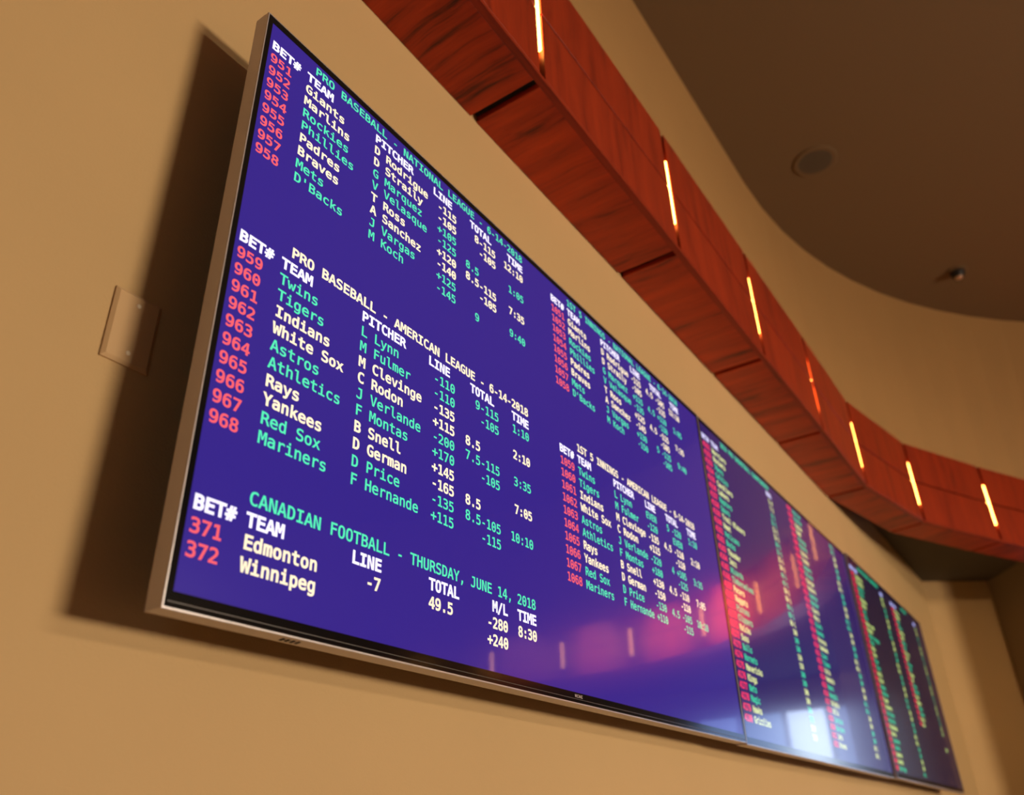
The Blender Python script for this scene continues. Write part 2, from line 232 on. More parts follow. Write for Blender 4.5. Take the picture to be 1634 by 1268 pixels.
def ringframe(bm, o, i, y0, y1):
    """rectangular frame in the xz plane; o and i are (x0,x1,z0,z1)"""
    vs = {}
    for k,(r,y) in enumerate(((o,y0),(i,y0),(o,y1),(i,y1))):
        vs[k] = [bm.verts.new((x,y,z)) for x,z in ((r[0],r[2]),(r[1],r[2]),(r[1],r[3]),(r[0],r[3]))]
    for j in range(4):
        n = (j+1)%4
        bm.faces.new((vs[0][j],vs[0][n],vs[1][n],vs[1][j])); bm.faces.new((vs[2][j],vs[3][j],vs[3][n],vs[2][n]))
        bm.faces.new((vs[0][j],vs[2][j],vs[2][n],vs[0][n])); bm.faces.new((vs[1][j],vs[1][n],vs[3][n],vs[3][j]))

def lathe(bm, prof, seg=40, axis='Z', at=(0,0,0)):
    rings = []
    for r,h in prof:
        ring = []
        for k in range(seg):
            a = 2*PI*k/seg; c, s = r*math.cos(a), r*math.sin(a)
            p = (c,s,h) if axis == 'Z' else ((c,h,s) if axis == 'Y' else (h,c,s))
            ring.append(bm.verts.new((p[0]+at[0], p[1]+at[1], p[2]+at[2])))
        rings.append(ring)
    for a,b in zip(rings, rings[1:]):
        for k in range(seg): bm.faces.new((a[k], a[(k+1)%seg], b[(k+1)%seg], b[k]))
    bm.faces.new(rings[0]); bm.faces.new(rings[-1][::-1])

# ------------------------------------------------------------------ the room
WY = .12                                     # plane of the screen wall
ZS, ZB, ZT, ZC = 1.69+Z0, 1.485+Z0, 2.03+Z0, 3.60+Z0   # low ceiling, bulkhead bottom/top, high ceiling
XL, XR, YB = -5.4, 11.0, -9.4

def drum(R=4.06, xc=3.75, xl=-.9, n=40, bulge=0.0, grow=0.0):
    yc = WY-4.06; P = []; R += grow
    for k in range(n+1):                     # right end, clockwise from the screen wall
        a = PI/2 - PI*k/n; t = min(1, max(0, (65-abs(math.degrees(a)))/45)); r = R+bulge*t*t*(3-2*t)
        P.append((xc+r*math.cos(a), yc+r*math.sin(a)))
    for k in range(n+1):
        a = -PI/2 - PI*k/n; P.append((xl+R*math.cos(a), yc+R*math.sin(a)))
    return P
D = drum(); DL = drum(bulge=.38)
T = .12
def wall_strip(name, pts, z0, z1, th=T, m=None, closed=False, side=1, top=None):
    """wall of real thickness along a plan polyline; thickness grows to the left of travel * side"""
    n = len(pts); off = []
    for i in range(n):
        a = Vector(pts[i-1]) if (i>0 or closed) else None
        b = Vector(pts[i]); c = Vector(pts[(i+1)%n]) if (i<n-1 or closed) else None
        ds = [d.normalized() for d in ((b-a) if a is not None else None, (c-b) if c is not None else None) if d is not None and d.length>1e-9]
        nn = sum((Vector((-d.y,d.x)) for d in ds), Vector((0,0)))
        nn.normalize(); k = 1/max(.4, nn.dot(Vector((-ds[0].y, ds[0].x))))
        off.append(b+nn*th*side*k)
    bm = bmesh.new()
    tp = top or pts; to = [o_+(Vector(t_)-Vector(p_)) for o_,t_,p_ in zip(off,tp,pts)]
    A = [[bm.verts.new((*p, z)) for p in q] for z,q in ((z0,pts),(z1,tp))]
    B = [[bm.verts.new((*p, z)) for p in q] for z,q in ((z0,off),(z1,to))]
    rng = range(n if closed else n-1)
    for i in rng:
        j = (i+1)%n
        bm.faces.new((A[0][i],A[0][j],A[1][j],A[1][i])); bm.faces.new((B[0][i],B[1][i],B[1][j],B[0][j]))
        bm.faces.new((A[1][i],A[1][j],B[1][j],B[1][i])); bm.faces.new((A[0][i],B[0][i],B[0][j],A[0][j]))
    if not closed:
        bm.faces.new((A[0][0],A[1][0],B[1][0],B[0][0])); bm.faces.new((A[0][-1],B[0][-1],B[1][-1],A[1][-1]))
    return tag(link(name, to_mesh(bm), m or M['wall']), kind='structure')

CXR = 7.131
wall_strip('wall_left', [(XL,WY),(CXR,WY)], 0, ZS, side=1)
wall_strip('wall_drum', DL, ZS, ZC, closed=True, side=1, m=M['fascia'], top=D)
wall_strip('wall_end', [(CXR,WY),(7.5009,-.3356)], 0, ZS, side=1)
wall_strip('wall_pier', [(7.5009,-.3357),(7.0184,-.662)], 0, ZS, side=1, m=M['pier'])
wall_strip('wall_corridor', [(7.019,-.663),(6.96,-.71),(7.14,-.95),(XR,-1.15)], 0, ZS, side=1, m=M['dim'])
wall_strip('wall_back', [(XL,YB),(XR,YB)], 0, ZS, side=-1)
wall_strip('wall_near', [(XL,WY),(XL,YB)], 0, ZS, side=-1)

# far wall with three tall windows in it
def far_wall():
    bm = bmesh.new()
    holes = [(-2.075,-1.56),(-2.635,-2.10),(-3.25,-2.665),(-3.85,-3.28)]
    y0, y1, zb, zt = YB, -1.15, .9, 1.32+Z0
    edges = sorted([h for h in holes])
    cur = y0
    for a,b in edges:
        box(bm, XR, XR+.15, cur, a, 0, ZS)
        box(bm, XR, XR+.15, a, b, 0, zb); box(bm, XR, XR+.15, a, b, zt, ZS)
        cur = b
    box(bm, XR, XR+.15, cur, y1, 0, ZS)
    tag(link('wall_right', to_mesh(bm), M['wall']), kind='structure')
    for k,(a,b) in enumerate(holes):
        f = bmesh.new()
        for q in ((a,a+.02,zb,zt),(b-.02,b,zb,zt),(a,b,zb,zb+.03),(a,b,zt-.02,zt)):
            box(f, XR+.02, XR+.08, *q)
        w = tag(link(f'window_{k+1}', to_mesh(f), M['frame']), kind='structure')
        p = bmesh.new(); box(p, XR+.045, XR+.055, a, b, zb, zt)
        link('pane', to_mesh(p), M[('dim_day','day','haze','haze')[k]], w)
far_wall()

# floor, low ceiling (with the drum cut out of it), high ceiling
bm = bmesh.new(); box(bm, XL-.2, XR+.2, YB-.2, WY+.3, -.1, 0)
tag(link('floor', to_mesh(bm), M['floor']), kind='structure')

def slab_with_hole(name, outer, hole, z0, z1, m):
    bm = bmesh.new()
    allp = outer+hole
    tris = tessellate_polygon([[Vector((*p,0)) for p in outer],[Vector((*p,0)) for p in hole]])
    lo = [bm.verts.new((*p,z0)) for p in allp]; hi = [bm.verts.new((*p,z1)) for p in allp]
    for t in tris:
        bm.faces.new([lo[i] for i in t]); bm.faces.new([hi[i] for i in reversed(t)])
    for base, ring in ((0,outer),(len(outer),hole)):
        n = len(ring)
        for i in range(n):
            j = (i+1)%n
            bm.faces.new((lo[base+i],lo[base+j],hi[base+j],hi[base+i]))
    return tag(link(name, to_mesh(bm), m), kind='structure')
hole = drum(bulge=.38, grow=-.01)
# the drum touches the screen wall, so the low ceiling starts right behind that wall plane
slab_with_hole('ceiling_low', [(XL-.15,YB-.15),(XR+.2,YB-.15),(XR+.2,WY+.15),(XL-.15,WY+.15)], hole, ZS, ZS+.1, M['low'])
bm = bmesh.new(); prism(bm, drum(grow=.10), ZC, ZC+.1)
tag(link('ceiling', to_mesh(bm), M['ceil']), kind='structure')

# ------------------------------------------------------------------ the veneered bulkhead
RC, XCR, XCL, YC = 3.80, 3.80, -.95, -3.90
front = [(-1.795, -.103), (-.952,-.103), (-.107,-.103), (.739,-.103), (1.5846,-.106), (2.42,-.107), (3.2495,-.109), (4.105,-.107),
         (4.9285,-.2554), (5.6637,-.6009), (6.32,-.94), (6.92,-1.47), (7.45,-2.23), (7.80,-3.21), (7.88,-4.13), (7.76,-5.04),
         (7.40,-5.85), (6.85,-6.54), (6.17,-7.10), (5.38,-7.50), (4.50,-7.72), (3.63,-7.76), (2.77,-7.76), (1.90,-7.76),
         (1.04,-7.76), (.17,-7.76), (-.70,-7.76), (-1.56,-7.68), (-2.40,-7.44), (-3.17,-7.02), (-3.83,-6.44), (-4.33,-5.73), (-4.63,-4.92),
         (-4.69,-4.05), (-4.58,-3.18), (-4.26,-2.38), (-3.76,-1.68), (-3.12,-1.10), (-2.49,-.50)]
front = front[:-1]+[(-2.46,-.55)]
front = [Vector(p) for p in front]; NJ = len(front)
DEP = .222
def offs(d):
    out = []
    for i in range(NJ):
        a, b, c = front[i-1], front[i], front[(i+1)%NJ]
        d1 = (b-a).normalized(); d2 = (c-b).normalized()
        n1 = Vector((-d1.y,d1.x)); n2 = Vector((-d2.y,d2.x)); n = (n1+n2).normalized()
        out.append(b + n*d/ max(.5,n.dot(n1)))
    return out
f0, f1, f2, fb = offs(0), offs(.020), offs(.045), offs(DEP)
bulk = empty('wooden_bulkhead', (front[3].x, front[3].y, ZB))
tag(bulk, 'red-brown veneered wood bulkhead curving round above the screens', 'bulkhead')
bulk.rotation_euler = (0,0,0)
bulk_inv = Matrix.Translation(-Vector((front[3].x, front[3].y, ZB)))
G = .0135
def panel(name, i, pa, pb, qa, qb, z0, z1, m, gap=G, bev=.0012):
    """panel of segment i: plan quad pa-pb (front) / qb-qa (back), end gaps trimmed along the segment"""
    j = (i+1)%NJ
    o = front[i]; d = (front[j]-front[i]).normalized(); L = (front[j]-front[i]).length
    n = Vector((-d.y,d.x))
    def loc(p): v = p-o; return Vector((v.dot(d), v.dot(n)))
    P = [loc(pa), loc(pb), loc(qb), loc(qa)]
    P[0].x += gap; P[3].x += gap; P[1].x -= gap; P[2].x -= gap
    bm = bmesh.new(); prism(bm, [tuple(p) for p in P], z0, z1)
    if bev: bevel(bm, bev, 1)
    ob = link(name, to_mesh(bm), m, bulk)
    ob.matrix_parent_inverse = Matrix.Identity(4)
    ob.location = (o.x-front[3].x, o.y-front[3].y, -ZB)
    ob.rotation_euler = (0,0,math.atan2(d.y,d.x))
    return ob
ZM = 1.760+Z0
for i in range(NJ):
    j = (i+1)%NJ
    if i == NJ-1 and (front[0]-front[-1]).length < .05: continue
    panel('soffit_panel', i, f1[i], f1[j], fb[i], fb[j], ZB, ZB+.02, M['soffit'])
    panel('front_panel', i, f0[i], f0[j], f1[i], f1[j], ZB+.014, ZM-.0045, M['front'])
    panel('front_panel', i, f0[i], f0[j], f1[i], f1[j], ZM+.0045, ZT, M['front'])
# continuous lipping along the lower front corner, top board, black inner box
def loop_prism(name, a, b, z0, z1, m):
    bm = bmesh.new()
    A0=[bm.verts.new((*(p-front[3]),z0-ZB)) for p in a]; A1=[bm.verts.new((*(p-front[3]),z1-ZB)) for p in a]
    B0=[bm.verts.new((*(p-front[3]),z0-ZB)) for p in b]; B1=[bm.verts.new((*(p-front[3]),z1-ZB)) for p in b]
    for i in range(NJ):
        j=(i+1)%NJ
        bm.faces.new((A0[i],A0[j],A1[j],A1[i])); bm.faces.new((B0[j],B0[i],B1[i],B1[j]))
        bm.faces.new((A1[i],A1[j],B1[j],B1[i])); bm.faces.new((A0[j],A0[i],B0[i],B0[j]))
    return link(name, to_mesh(bm), m, bulk)
loop_prism('corner_lipping', f0, f1, ZB, ZB+.0135, M['trim'])
loop_prism('inner_box', offs(.034), offs(DEP-.003), ZB+.021, ZT-.012, M['black'])
loop_prism('top_board', offs(.021), offs(DEP-.002), ZT-.0115, ZT, M['trim'])

# ------------------------------------------------------------------ linear lamps in the bulkhead joints
def lamp(i, label, group=None):
    p = front[i]
    d1 = (front[i]-front[i-1]).normalized(); d2 = (front[(i+1)%NJ]-front[i]).normalized()
    n = Vector((-(d1+d2).y,(d1+d2).x)).normalized()
    c = p + n*{5:.0102, 6:.0122}.get(i, .0088)
    t = empty('linear_lamp', (c.x, c.y, ZB+.119)); t.rotation_euler = (0,0,math.atan2(n.y,n.x)-PI/2)
    tag(t, label, 'lamp', group)
    bm = bmesh.new(); lathe(bm, [(.004,0),(.0085,.004),(.0085,.282),(.004,.286)], 16)
    link('tube', to_mesh(bm, smooth=True), M['tube'], t)
    bm = bmesh.new(); box(bm, -.009,.009,.0095,.020, -.01,.296)
    link('channel', to_mesh(bm), M['cover'], t)
    if i == 6:
        bm = bmesh.new(); lathe(bm, [(.0092,.137),(.0092,.149)], 16); link('glow_break_band', to_mesh(bm), M['black'], t)  # added black band that splits the glow of this tube in two
names = {3:'glowing linear lamp cut off by the top edge of the photo',
         4:'long bright linear lamp in the second bulkhead joint from the top',
         5:'slim bright linear lamp in the third bulkhead joint from the top',
         6:'dim orange linear lamp seen edge-on as two short strokes in its joint',
         7:'bright linear lamp just where the bulkhead begins to curve away',
         8:'bright linear lamp on the curved bulkhead above the dark low ceiling corner',
         9:'rightmost bright linear lamp on the curved bulkhead'}
for i in range(3, 17):
    lamp(i, names.get(i, 'warm linear lamp in a bulkhead joint, seen only mirrored in the screens'), 'linear lamps in the bulkhead joints')

# ------------------------------------------------------------------ lettering
def area2(L): return sum(L[i][0]*L[(i+1)%len(L)][1]-L[(i+1)%len(L)][0]*L[i][1] for i in range(len(L)))
def inside(p, L):
    c = False; n = len(L)
    for i in range(n):
        (x1,y1),(x2,y2) = L[i], L[(i+1)%n]
        if (y1>p[1]) != (y2>p[1]) and p[0] < (x2-x1)*(p[1]-y1)/(y2-y1)+x1: c = not c
    return c
_cache = {}
def glyph(ch, w):
    """verts, tris of a letter made w units bolder"""
    if (ch,w) in _cache: return _cache[(ch,w)]
    loops = []
    for s in FONT[ch].split('|'):
        v = [int(t) for t in s.split(',')]; loops.append([(v[k],v[k+1]) for k in range(0,len(v),2)])
    outer, holes = [], []
    for k,L in enumerate(loops):
        dep = sum(inside(L[0], K) for q,K in enumerate(loops) if q != k)
        (holes if dep%2 else outer).append(L)
    def grow(L, sgn):
        if area2(L) < 0: L = L[::-1]
        n = len(L); out = []
        for i in range(n):
            a = Vector(L[i-1]); b = Vector(L[i]); c = Vector(L[(i+1)%n])
            d1 = (b-a).normalized(); d2 = (c-b).normalized()
            n1 = Vector((d1.y,-d1.x)); n2 = Vector((d2.y,-d2.x)); nn = n1+n2
            if nn.length < 1e-4: nn = n1
            nn.normalize(); out.append(b + nn*(w*sgn)/max(.55, nn.dot(n1)))
        return out
    V, Tt = [], []
    for O in outer:
        H = [h for h in holes if inside(h[0], O)]
        if area2(O) < 0: O = O[::-1]
        H = [h if area2(h) > 0 else h[::-1] for h in H]
        polys = [grow(O, 1)]
        for h in H:
            xs=[p[0] for p in h]; ys=[p[1] for p in h]
            s = min(1, .32*min(max(xs)-min(xs), max(ys)-min(ys))/max(w,1e-3))
            polys.append(grow(h, -s))
        flat = [p for q in polys for p in q]
        for t in tessellate_polygon([[Vector((*p,0)) for p in q] for q in [O]+H]):
            Tt.append([len(V)+i for i in t])
        V += [tuple(p) for p in flat]
    _cache[(ch,w)] = (V,Tt); return V,Tt

ADV, ROW, CAP, TOP = .01562, .02888, .0178, .9765
def text_mesh(row, items, x0, bold, pal, adv=ADV):
    """items: (column, string, colour) on one row; glyphs lie in the xz plane, one material slot per colour"""
    V, F, mi, cols = [], [], [], []
    sx, sz = adv/429.5, CAP/520
    for col, s, colour in items:
        if colour not in cols: cols.append(colour)
        for k,ch in enumerate(s):
            if ch == ' ': continue
            gv, gt = glyph(ch, bold[colour]); b = len(V)
            ox = x0+(col+k)*adv - 30*sx; oz = TOP-row*ROW-CAP
            V += [(ox+x*sx, 0, oz+z*sz) for x,z in gv]
            F += [[b+i for i in t] for t in gt]; mi += [cols.index(colour)]*len(gt)
    me = bpy.data.meshes.new('text'); me.from_pydata(V, [], F); me.update()
    for c in cols: me.materials.append(pal[c])
    for p,m_ in zip(me.polygons, mi): p.material_index = m_
    bm = bmesh.new(); bm.from_mesh(me)
    for f in bm.faces:
        f.normal_update()
        if f.normal.y > 0: f.normal_flip()
    bm.to_mesh(me); bm.free()
    return me

# ------------------------------------------------------------------ the screens
WD = 1.8058
WHITE, CREAM, GREEN, RED = 'white', 'cream', 'green', 'red'
def palette(tag_, k, bg, white, cream, green, red):
    return dict(bg=lcd('display_background_'+tag_, bg), white=lcd('white_pixels_'+tag_, white), cream=lcd('cream_pixels_'+tag_, cream),
                green=lcd('green_pixels_'+tag_, green), red=lcd('red_pixels_'+tag_, red))
def monitor(name, x, dz, dy, label, pal, tables, bold, vents=False, bar=False):
    """x,dz,dy: lower left front corner; tables: list of dicts name->(colour, items)"""
    root = empty(name, (x, dy, Z0+dz))
    tag(root, label, 'monitor', 'wall of three odds screens')
    W = WD-.0012; H = 1.0
    # housing side frame 30 mm deep
    bm = bmesh.new(); ringframe(bm, (0,W,0,H), (.0022,W-.0022,.0022,H-.0022), .0008, .030)
    link('side_frame', to_mesh(bm), M['silver'], root)
    bm = bmesh.new(); ringframe(bm, (.0003,W-.0003,.0003,H-.0003), (.0020,W-.0020,.0020,H-.0020), -.0006, .0012)
    link('edge_rim', to_mesh(bm), M['rim'], root)
    bm = bmesh.new(); box(bm, .0024, W-.0024, .024, .0295, .0024, H-.0024)
    link('back_panel', to_mesh(bm), M['cover'], root)
    bm = bmesh.new(); box(bm, .25, W-.25, .0296, .062, .2, .8); bevel(bm, .008)
    link('back_cover', to_mesh(bm), M['cover'], root)
    bm = bmesh.new()
    for xx in (.55, W-.55-.06): box(bm, xx, xx+.06, .0625, .1195-dy, .3, .7)
    link('wall_bracket', to_mesh(bm), M['cover'], root)
    # black surround
    a = (.0115, W-.0115, .0205, H-.0155)
    bm = bmesh.new(); ringframe(bm, (.0021,W-.0021,.0021,H-.0021), a, .0000, .006)
    bz = link('bezel', to_mesh(bm), M['bezel'], root)
    if bar:
        bm = bmesh.new(); box(bm, .006, W-.006, -.0006, .0002, .0082, .0090)
        link('trim_line', to_mesh(bm), M['trimline'], bz)
        bm = bmesh.new()
        for k in range(4):
            x1 = .893+k*.0075
            if k % 2: box(bm, x1, x1+.005, -.0004, .0001, .0115, .0130); box(bm, x1, x1+.005, -.0004, .0001, .0155, .0170); box(bm, x1, x1+.0012, -.0004,.0001,.0115,.0170)
            else: box(bm, x1, x1+.0012, -.0004, .0001, .0115, .0170); box(bm, x1+.0036, x1+.005, -.0004, .0001, .0115, .0170); box(bm, x1+.0012,x1+.0036,-.0004,.0001,.0135,.0148)
        lg = link('logo', to_mesh(bm), M['logo'], bz); lg['label'] = 'small silver maker mark on the lower bezel'
    if vents:
        bm = bmesh.new()
        for k in range(4):
            x1 = .183+.0085*k
            prism(bm, [(x1,.010),(x1+.0045,.010),(x1+.0075,.022),(x1+.003,.022)], -.0006, .0004)
        link('vent_slot', to_mesh(bm), M['black'], root)
    bm = bmesh.new(); box(bm, *a[:2], .0005, .006, *a[2:])
    sc = link('screen', to_mesh(bm), pal['bg'], root)
    for tname, row, items, x0 in tables:
        o = link(tname, text_mesh(row, items, x0, bold, pal), None, sc)
        o.location = (0, .0002, 0)
        if tname in ('heading_word','team_name'): o['label'] = items[-1][2]+' '+tname.replace('_',' ')
    return root

TT = {}
def heading_words(row, col, text, colour, x0):
    out, c = [], col
    for w_ in text.split(' '):
        out.append(('heading_word', row, [(c, w_, colour)], x0)); c += len(w_)+1
    return out
def odds_table(r0, x0, heading, hcol, titles, rows, hc):
    """rows: (number, team, pitcher, [(col,text)..], colour)"""
    out = heading_words(r0, hcol, heading, hc, x0)
    out += [('column_title', r0+1, [(c, t_, WHITE)], x0) for c,t_ in titles]
    for k,r in enumerate(rows):
        q = r0+2+k
        out.append(('bet_number', q, [(0, r[0], RED)], x0)); out.append(('team_name', q, [(5, r[1], r[-1])], x0))
        if r[2]: out.append(('pitcher_name', q, [(16, r[2], r[-1])], x0))
        for c,t_ in r[3]: out.append(('start_time' if ':' in t_ else ('line_figure' if c < 32 and c != 28 or c == 28 and t_[0] in '+-' else 'total_figure'), q, [(c, t_, r[-1])], x0))
    return out
A_, B_ = .0183, .8920
TL = [(0,'BET#'),(5,'TEAM'),(16,'PITCHER'),(27,'LINE'),(35,'TOTAL'),(44,'TIME')]
nl = [('951','Giants','D Rodrigue',[(28,'-115'),(36,'8-115'),(43,'12:10')],CREAM),
      ('952','Marlins','D Straily',[(28,'-105'),(37,'-105')],CREAM),
      ('953','Rockies','G Marquez',[(28,'+105'),(44,'1:05')],GREEN),
      ('954','Phillies','V Velasque',[(28,'-125'),(34,'8.5')],GREEN),
      ('955','Padres','T Ross',[(28,'+120'),(34,'8.5-115'),(44,'7:35')],CREAM),
      ('956','Braves','A Sanchez',[(28,'-140'),(37,'-105')],CREAM),
      ('957','Mets','J Vargas',[(28,'+125'),(44,'9:40')],GREEN),
      ('958',"D'Backs",'M Koch',[(28,'-145'),(36,'9')],GREEN)]
al = [('959','Twins','L Lynn',[(28,'-110'),(36,'9-115'),(44,'1:10')],GREEN),
      ('960','Tigers','M Fulmer',[(28,'-110'),(37,'-105')],GREEN),
      ('961','Indians','M Clevinge',[(28,'-135'),(44,'2:10')],CREAM),
      ('962','White Sox','C Rodon',[(28,'+115'),(34,'8.5')],CREAM),
      ('963','Astros','J Verlande',[(28,'-200'),(34,'7.5-115'),(44,'3:35')],GREEN),
      ('964','Athletics','F Montas',[(28,'+170'),(37,'-105')],GREEN),
      ('965','Rays','B Snell',[(28,'+145'),(44,'7:05')],CREAM),
      ('966','Yankees','D German',[(28,'-165'),(34,'8.5')],CREAM),
      ('967','Red Sox','D Price',[(28,'-135'),(34,'8.5-105'),(43,'10:10')],GREEN),
      ('968','Mariners','F Hernande',[(28,'+115'),(37,'-115')],GREEN)]
nl5 = [('1051','Giants','D Rodrigue',[(27,'-115'),(33,'4.5'),(37,'-105'),(43,'12:10')],CREAM),
      ('1052','Marlins','D Straily',[(27,'-105'),(37,'-115')],CREAM),
      ('1053','Rockies','G Marquez',[(27,'+115'),(33,'4.5'),(37,'+110'),(44,'1:05')],GREEN),
      ('1054','Phillies','V Velasque',[(27,'-135'),(37,'-130')],GREEN),
      ('1055','Padres','T Ross',[(27,'+125'),(33,'4.5'),(37,'-115'),(44,'7:35')],CREAM),
      ('1056','Braves','A Sanchez',[(27,'-145'),(37,'-105')],CREAM),
      ('1057','Mets','J Vargas',[(27,'+130'),(35,'5'),(37,'-115'),(44,'9:40')],GREEN),
      ('1058',"D'Backs",'M Koch',[(27,'-150'),(37,'-105')],GREEN)]
al5 = [('1059','Twins','L Lynn',[(27,'EVEN'),(35,'5'),(37,'-120'),(44,'1:10')],GREEN),
      ('1060','Tigers','M Fulmer',[(27,'-120'),(37,'EVEN')],GREEN),
      ('1061','Indians','M Clevinge',[(27,'-135'),(33,'4.5'),(37,'-110'),(44,'2:10')],CREAM),
      ('1062','White Sox','C Rodon',[(27,'+115'),(37,'-110')],CREAM),
      ('1063','Astros','J Verlande',[(27,'-220'),(35,'4'),(37,'+105'),(44,'3:35')],GREEN),
      ('1064','Athletics','F Montas',[(27,'+180'),(37,'-125')],GREEN),
      ('1065','Rays','B Snell',[(27,'+130'),(33,'4.5'),(37,'-110'),(44,'7:05')],CREAM),
      ('1066','Yankees','D German',[(27,'-150'),(37,'-110')],CREAM),
      ('1067','Red Sox','D Price',[(27,'-130'),(33,'4.5'),(37,'-105'),(43,'10:10')],GREEN),
      ('1068','Mariners','F Hernande',[(27,'+110'),(37,'-115')],GREEN)]
tabs = odds_table(0, A_, 'PRO BASEBALL - NATIONAL LEAGUE - 6-14-2018', 6, TL, nl, GREEN)
tabs += odds_table(14, A_, 'PRO BASEBALL - AMERICAN LEAGUE - 6-14-2018', 6, TL, al, CREAM)
tabs += odds_table(28, A_, 'CANADIAN FOOTBALL - THURSDAY, JUNE 14, 2018', 5,
                   [(0,'BET#'),(5,'TEAM'),(17,'LINE'),(28,'TOTAL'),(39,'M/L'),(44,'TIME')],
                   [('371','Edmonton','',[(19,'-7'),(28,'49.5'),(38,'-280'),(44,'8:30')],CREAM),
                    ('372','Winnipeg','',[(38,'+240')],CREAM)], GREEN)
tabs += odds_table(0, B_, '1ST 5 INNINGS - NATIONAL LEAGUE - 6-14-2018', 5, TL, nl5, GREEN)
tabs += odds_table(14, B_, '1ST 5 INNINGS - AMERICAN LEAGUE - 6-14-2018', 5, TL, al5, CREAM)
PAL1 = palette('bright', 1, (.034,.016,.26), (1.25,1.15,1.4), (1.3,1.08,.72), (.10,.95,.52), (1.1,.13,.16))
PAL2 = palette('middle', 1, (.018,.009,.13), (.85,.82,1.2), (.85,.92,.38), (.04,.72,.38), (1.1,.04,.14))  # off-angle dimming of the display is put into these colours
PAL3 = palette('distant', 1, (.008,.007,.032), (.65,.70,1.4), (.68,.88,.25), (.02,.60,.30), (1.0,.02,.08))  # stronger off-angle dimming put into the colours of the far display
BOLD = dict(white=29, cream=24, green=15, red=19)
monitor('monitor', 0, 0, 0, 'large nearest wall screen of baseball and football odds, leftmost of the three',
        PAL1, tabs, BOLD, vents=True, bar=True)

def futures(x0, heading, hcol, names, start, r0, vcol, first, vals, pal_first=CREAM, title=True):
    out = []
    if title:
        out += heading_words(0, hcol, heading, GREEN, x0)
        out += [('column_title', 1, [(c,t_,WHITE)], x0) for c,t_ in ((0,'BET#'),(5,'TEAM'),(vcol,'ODDS'))]
    for k,nm in enumerate(names):
        c = first if (k//2)%2 == 0 else (GREEN if first == CREAM else CREAM)
        v = vals[k%len(vals)]
        out += [('bet_number', r0+k, [(0, str(start+k), RED)], x0), ('team_name', r0+k, [(5, nm, c)], x0),
                ('odds_figure', r0+k, [(vcol+4-len(v), v, c)], x0)]
    return out
nba = ['Warriors','Rockets','76ers','Celtics','Cavaliers','Lakers','Raptors','Spurs','Trail Blazers','Heat','Pelicans','Bucks',
       'Thunder','Jazz','Wizards','Timberwolves','Pacers','Nuggets','Pistons','Clippers','Knicks','Suns','Bulls','Hornets',
       'Mavericks','Kings','Nets','Magic','Hawks','Grizzlies']
nfl = ['Patriots','Steelers','Eagles','Rams','Vikings','Packers','Saints','Texans','Jaguars','Falcons','Chargers','Raiders',
       'Cowboys','Panthers','Giants','49ers','Chiefs','Ravens','Broncos','Seahawks','Lions','Titans','Colts','Redskins','Bears',
       'Bengals','Dolphins','Bills','Cardinals','Buccaneers','Jets','Browns']
v1 = ['5-4','7-2','8-1','12-1','12-1','15-1','20-1','25-1','25-1','30-1','40-1','40-1','50-1','60-1','80-1','80-1','80-1','100','100','100','150','150','200','200','300','300','300','500','500','500']; v2 = ['60-1','80-1','100','200','300','300']
S2 = futures(.0183, '2019 PRO BASKETBALL CHAMPIONSHIP', 11, nba, 4151, 2, 40, CREAM, v1)
S2 += futures(.9080, '', 0, [n[:7] for n in nfl], 4201, 0, 40, GREEN, v2, title=False)
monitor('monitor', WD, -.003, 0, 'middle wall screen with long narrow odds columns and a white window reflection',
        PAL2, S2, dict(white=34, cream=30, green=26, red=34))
nhl = ['Lightning','Predators','Capitals','Bruins','Penguins','Sharks','Jets','Wild','Maple Leafs','Knights','Golden Knights','Kings','Ducks',
       'Stars','Blues','Flyers','Devils','Oilers','Rangers','Panthers','Flames','Islanders','Hurricanes','Avalanche','Blackhawks','Sabres',
       'Canadiens','Coyotes','Senators','Canucks','Red Wings']
S3 = futures(.0183, '2019 PRO HOCKEY CHAMPIONSHIP', 11, nhl, 4301, 2, 40, CREAM, v2)
S3 += futures(.8920, 'GOLF ODDS', 20, [n[:8] for n in nba[:22]], 4401, 2, 40, CREAM, ['20','30','12','8'])
S3 += [('odds_figure', 26, [(41, '150', CREAM)], .8920)]
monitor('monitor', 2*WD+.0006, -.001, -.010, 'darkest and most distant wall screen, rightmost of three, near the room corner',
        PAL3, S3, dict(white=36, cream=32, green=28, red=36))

# ------------------------------------------------------------------ blank plate on the wall
pl = empty('blank_wall_plate', (-.0408, WY, .3849+Z0))
tag(pl, 'tan blank cover plate with two screws on the wall left of the near screen', 'wall plate')
bm = bmesh.new()
hw, hh = .0343, .0548
v = [bm.verts.new((sx*w, y, sz*h)) for (w,h,y) in ((hw,hh,0),(hw,hh,-.0028),(hw-.005,hh-.005,-.0062)) for sx,sz in ((-1,-1),(1,-1),(1,1),(-1,1))]
for k in range(2):
    for i in range(4): bm.faces.new((v[4*k+i], v[4*k+(i+1)%4], v[4*k+4+(i+1)%4], v[4*k+4+i]))
bm.faces.new(v[8:12]); bm.faces.new(v[0:4][::-1])
link('plate', to_mesh(bm), M['plate'], pl)
for z in (.0375, -.0375):
    bm = bmesh.new(); lathe(bm, [(.0034,-.0060),(.0034,-.0068),(.0022,-.0078)], 20, 'Y', (0,0,z))
    s = link('screw', to_mesh(bm, smooth=False), M['screw'], pl)

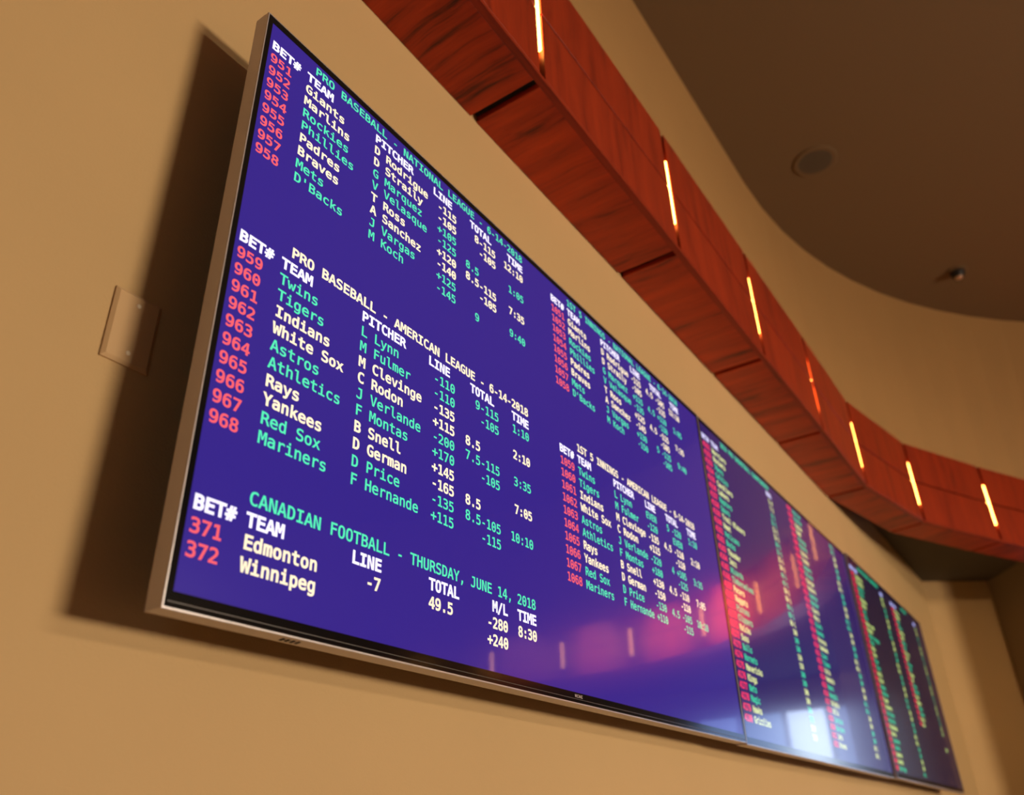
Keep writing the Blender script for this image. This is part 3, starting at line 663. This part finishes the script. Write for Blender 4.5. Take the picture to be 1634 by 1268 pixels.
# ------------------------------------------------------------------ things on the high ceiling
sp = empty('ceiling_speaker', (3.84,-.325,ZC)); tag(sp, 'round dark ceiling speaker flush in the high brown ceiling', 'speaker')
bm = bmesh.new(); lathe(bm, [(.135,0),(.135,-.006),(.128,-.010),(.120,-.009)], 48)
link('rim', to_mesh(bm), M['ceil'], sp)
bm = bmesh.new(); lathe(bm, [(.1195,-.0005),(.1195,-.0075),(.10,-.0095),(.02,-.0105)], 48)
link('grille', to_mesh(bm), M['speaker'], sp)
ey = empty('eyeball_downlight', (5.66,-.885,ZC)); tag(ey, 'small black eyeball downlight with a pale glint in the high brown ceiling', 'downlight')
bm = bmesh.new(); lathe(bm, [(.075,0),(.075,-.008),(.062,-.014),(.055,-.012)], 36); link('trim_ring', to_mesh(bm), M['ceil'], ey)
bm = bmesh.new(); lathe(bm, [(.054,-.001),(.054,-.020),(.050,-.036),(.040,-.052),(.031,-.060)], 36)
bl = link('baffle', to_mesh(bm, smooth=True), M['lampshell'], ey); bl.rotation_euler = (.0,.0,0)
bm = bmesh.new(); lathe(bm, [(.028,-.0605),(.026,-.066),(.016,-.072),(.004,-.074)], 24)
link('reflector', to_mesh(bm, smooth=True), M['reflector'], ey)

# ------------------------------------------------------------------ light
def area(name, loc, target, size, power, col=(1,.78,.50), sy=None):
    l = bpy.data.lights.new(name, 'AREA'); l.energy = power; l.color = col; l.size = size
    if sy: l.shape = 'RECTANGLE'; l.size_y = sy
    o = bpy.data.objects.new(name, l); C.objects.link(o); o.location = loc
    o.rotation_euler = (Vector(target)-Vector(loc)).to_track_quat('-Z','Y').to_euler()
    return o
area('added_upper_wash', (4.0,-8.7,1.38+Z0), (1.8,0,.3+Z0), 2.0, 130, (1,.80,.60), .2)  # unseen area light added to wash the screen wall
lw = area('added_low_wash', (3.4,-8.7,-.15+Z0), (1.3,0,-1.9+Z0), 1.8, 325, (1,.80,.60), .9)  # unseen low area light added to brighten the lower screen wall
lw.data.spread = math.radians(140)
area('added_cool_fill', (-5.0,-4.5,.4+Z0), (0,-1,.5+Z0), 1.8, 14, (.45,.75,1.0))  # unseen cool fill added to lift the shadow behind the near screen

def spot(name, loc, target, power, cone, col=(1,.70,.40)):
    l = bpy.data.lights.new(name, 'SPOT'); l.energy = power; l.color = col; l.spot_size = math.radians(cone); l.spot_blend = 1.0
    l.shadow_soft_size = .05
    o = bpy.data.objects.new(name, l); C.objects.link(o); o.location = loc
    o.rotation_euler = (Vector(target)-Vector(loc)).to_track_quat('-Z','Y').to_euler()
for tx,ty,pw in ((6.6,-1.2,1200),(7.2,-1.85,6200),(7.64,-2.7,4000),(7.86,-3.65,2900),(7.82,-4.6,1300)):
    spot('added_bulkhead_spot', (tx-2.3,ty-.9,3.3+Z0), (tx,ty,1.68+Z0), pw, 17)  # unseen spots added to brighten the bulkhead mirrored in the screens
spot('added_bounce_spot', (1.8,-4.2,3.5+Z0), (1.8,-4.1,0), 700, 85)  # unseen spot added for floor bounce up to the soffit
spot('added_niche_spot', (-2.5,-7.5,1.0+Z0), (7.3,-.1,.7+Z0), 900, 12)  # unseen spot added to light the end wall of the niche

w = bpy.data.worlds.new('dim_room'); bpy.context.scene.world = w; w.use_nodes = True
w.node_tree.nodes['Background'].inputs[0].default_value = (.5,.35,.2,1)
w.node_tree.nodes['Background'].inputs[1].default_value = .02

# ------------------------------------------------------------------ camera
cam = bpy.data.cameras.new('camera'); co = bpy.data.objects.new('camera', cam); C.objects.link(co)
R = Matrix(((.5611863,-.82728281,-.02594399),(.38889388,.29121617,-.87404502),(.73063773,.48041263,.48515174)))
rt, dn, fw = Vector(R[0]), Vector(R[1]), Vector(R[2])
mw = Matrix((( rt.x,-dn.x,-fw.x,-.52783961),(rt.y,-dn.y,-fw.y,-.81170005),(rt.z,-dn.z,-fw.z,-.24466675+Z0),(0,0,0,1)))
co.matrix_world = mw
cam.sensor_fit = 'HORIZONTAL'; cam.sensor_width = 36; cam.lens = 36*1312.62/1634; cam.clip_start = .02
cam.dof.use_dof = True; cam.dof.focus_distance = 1.42; cam.dof.aperture_fstop = 2.9
sc = bpy.context.scene; sc.camera = co
sc.view_settings.view_transform = 'Standard'; sc.view_settings.look = 'None'
sc.view_settings.gamma = 1; sc.view_settings.use_curve_mapping = False
sc.view_settings.exposure = 0
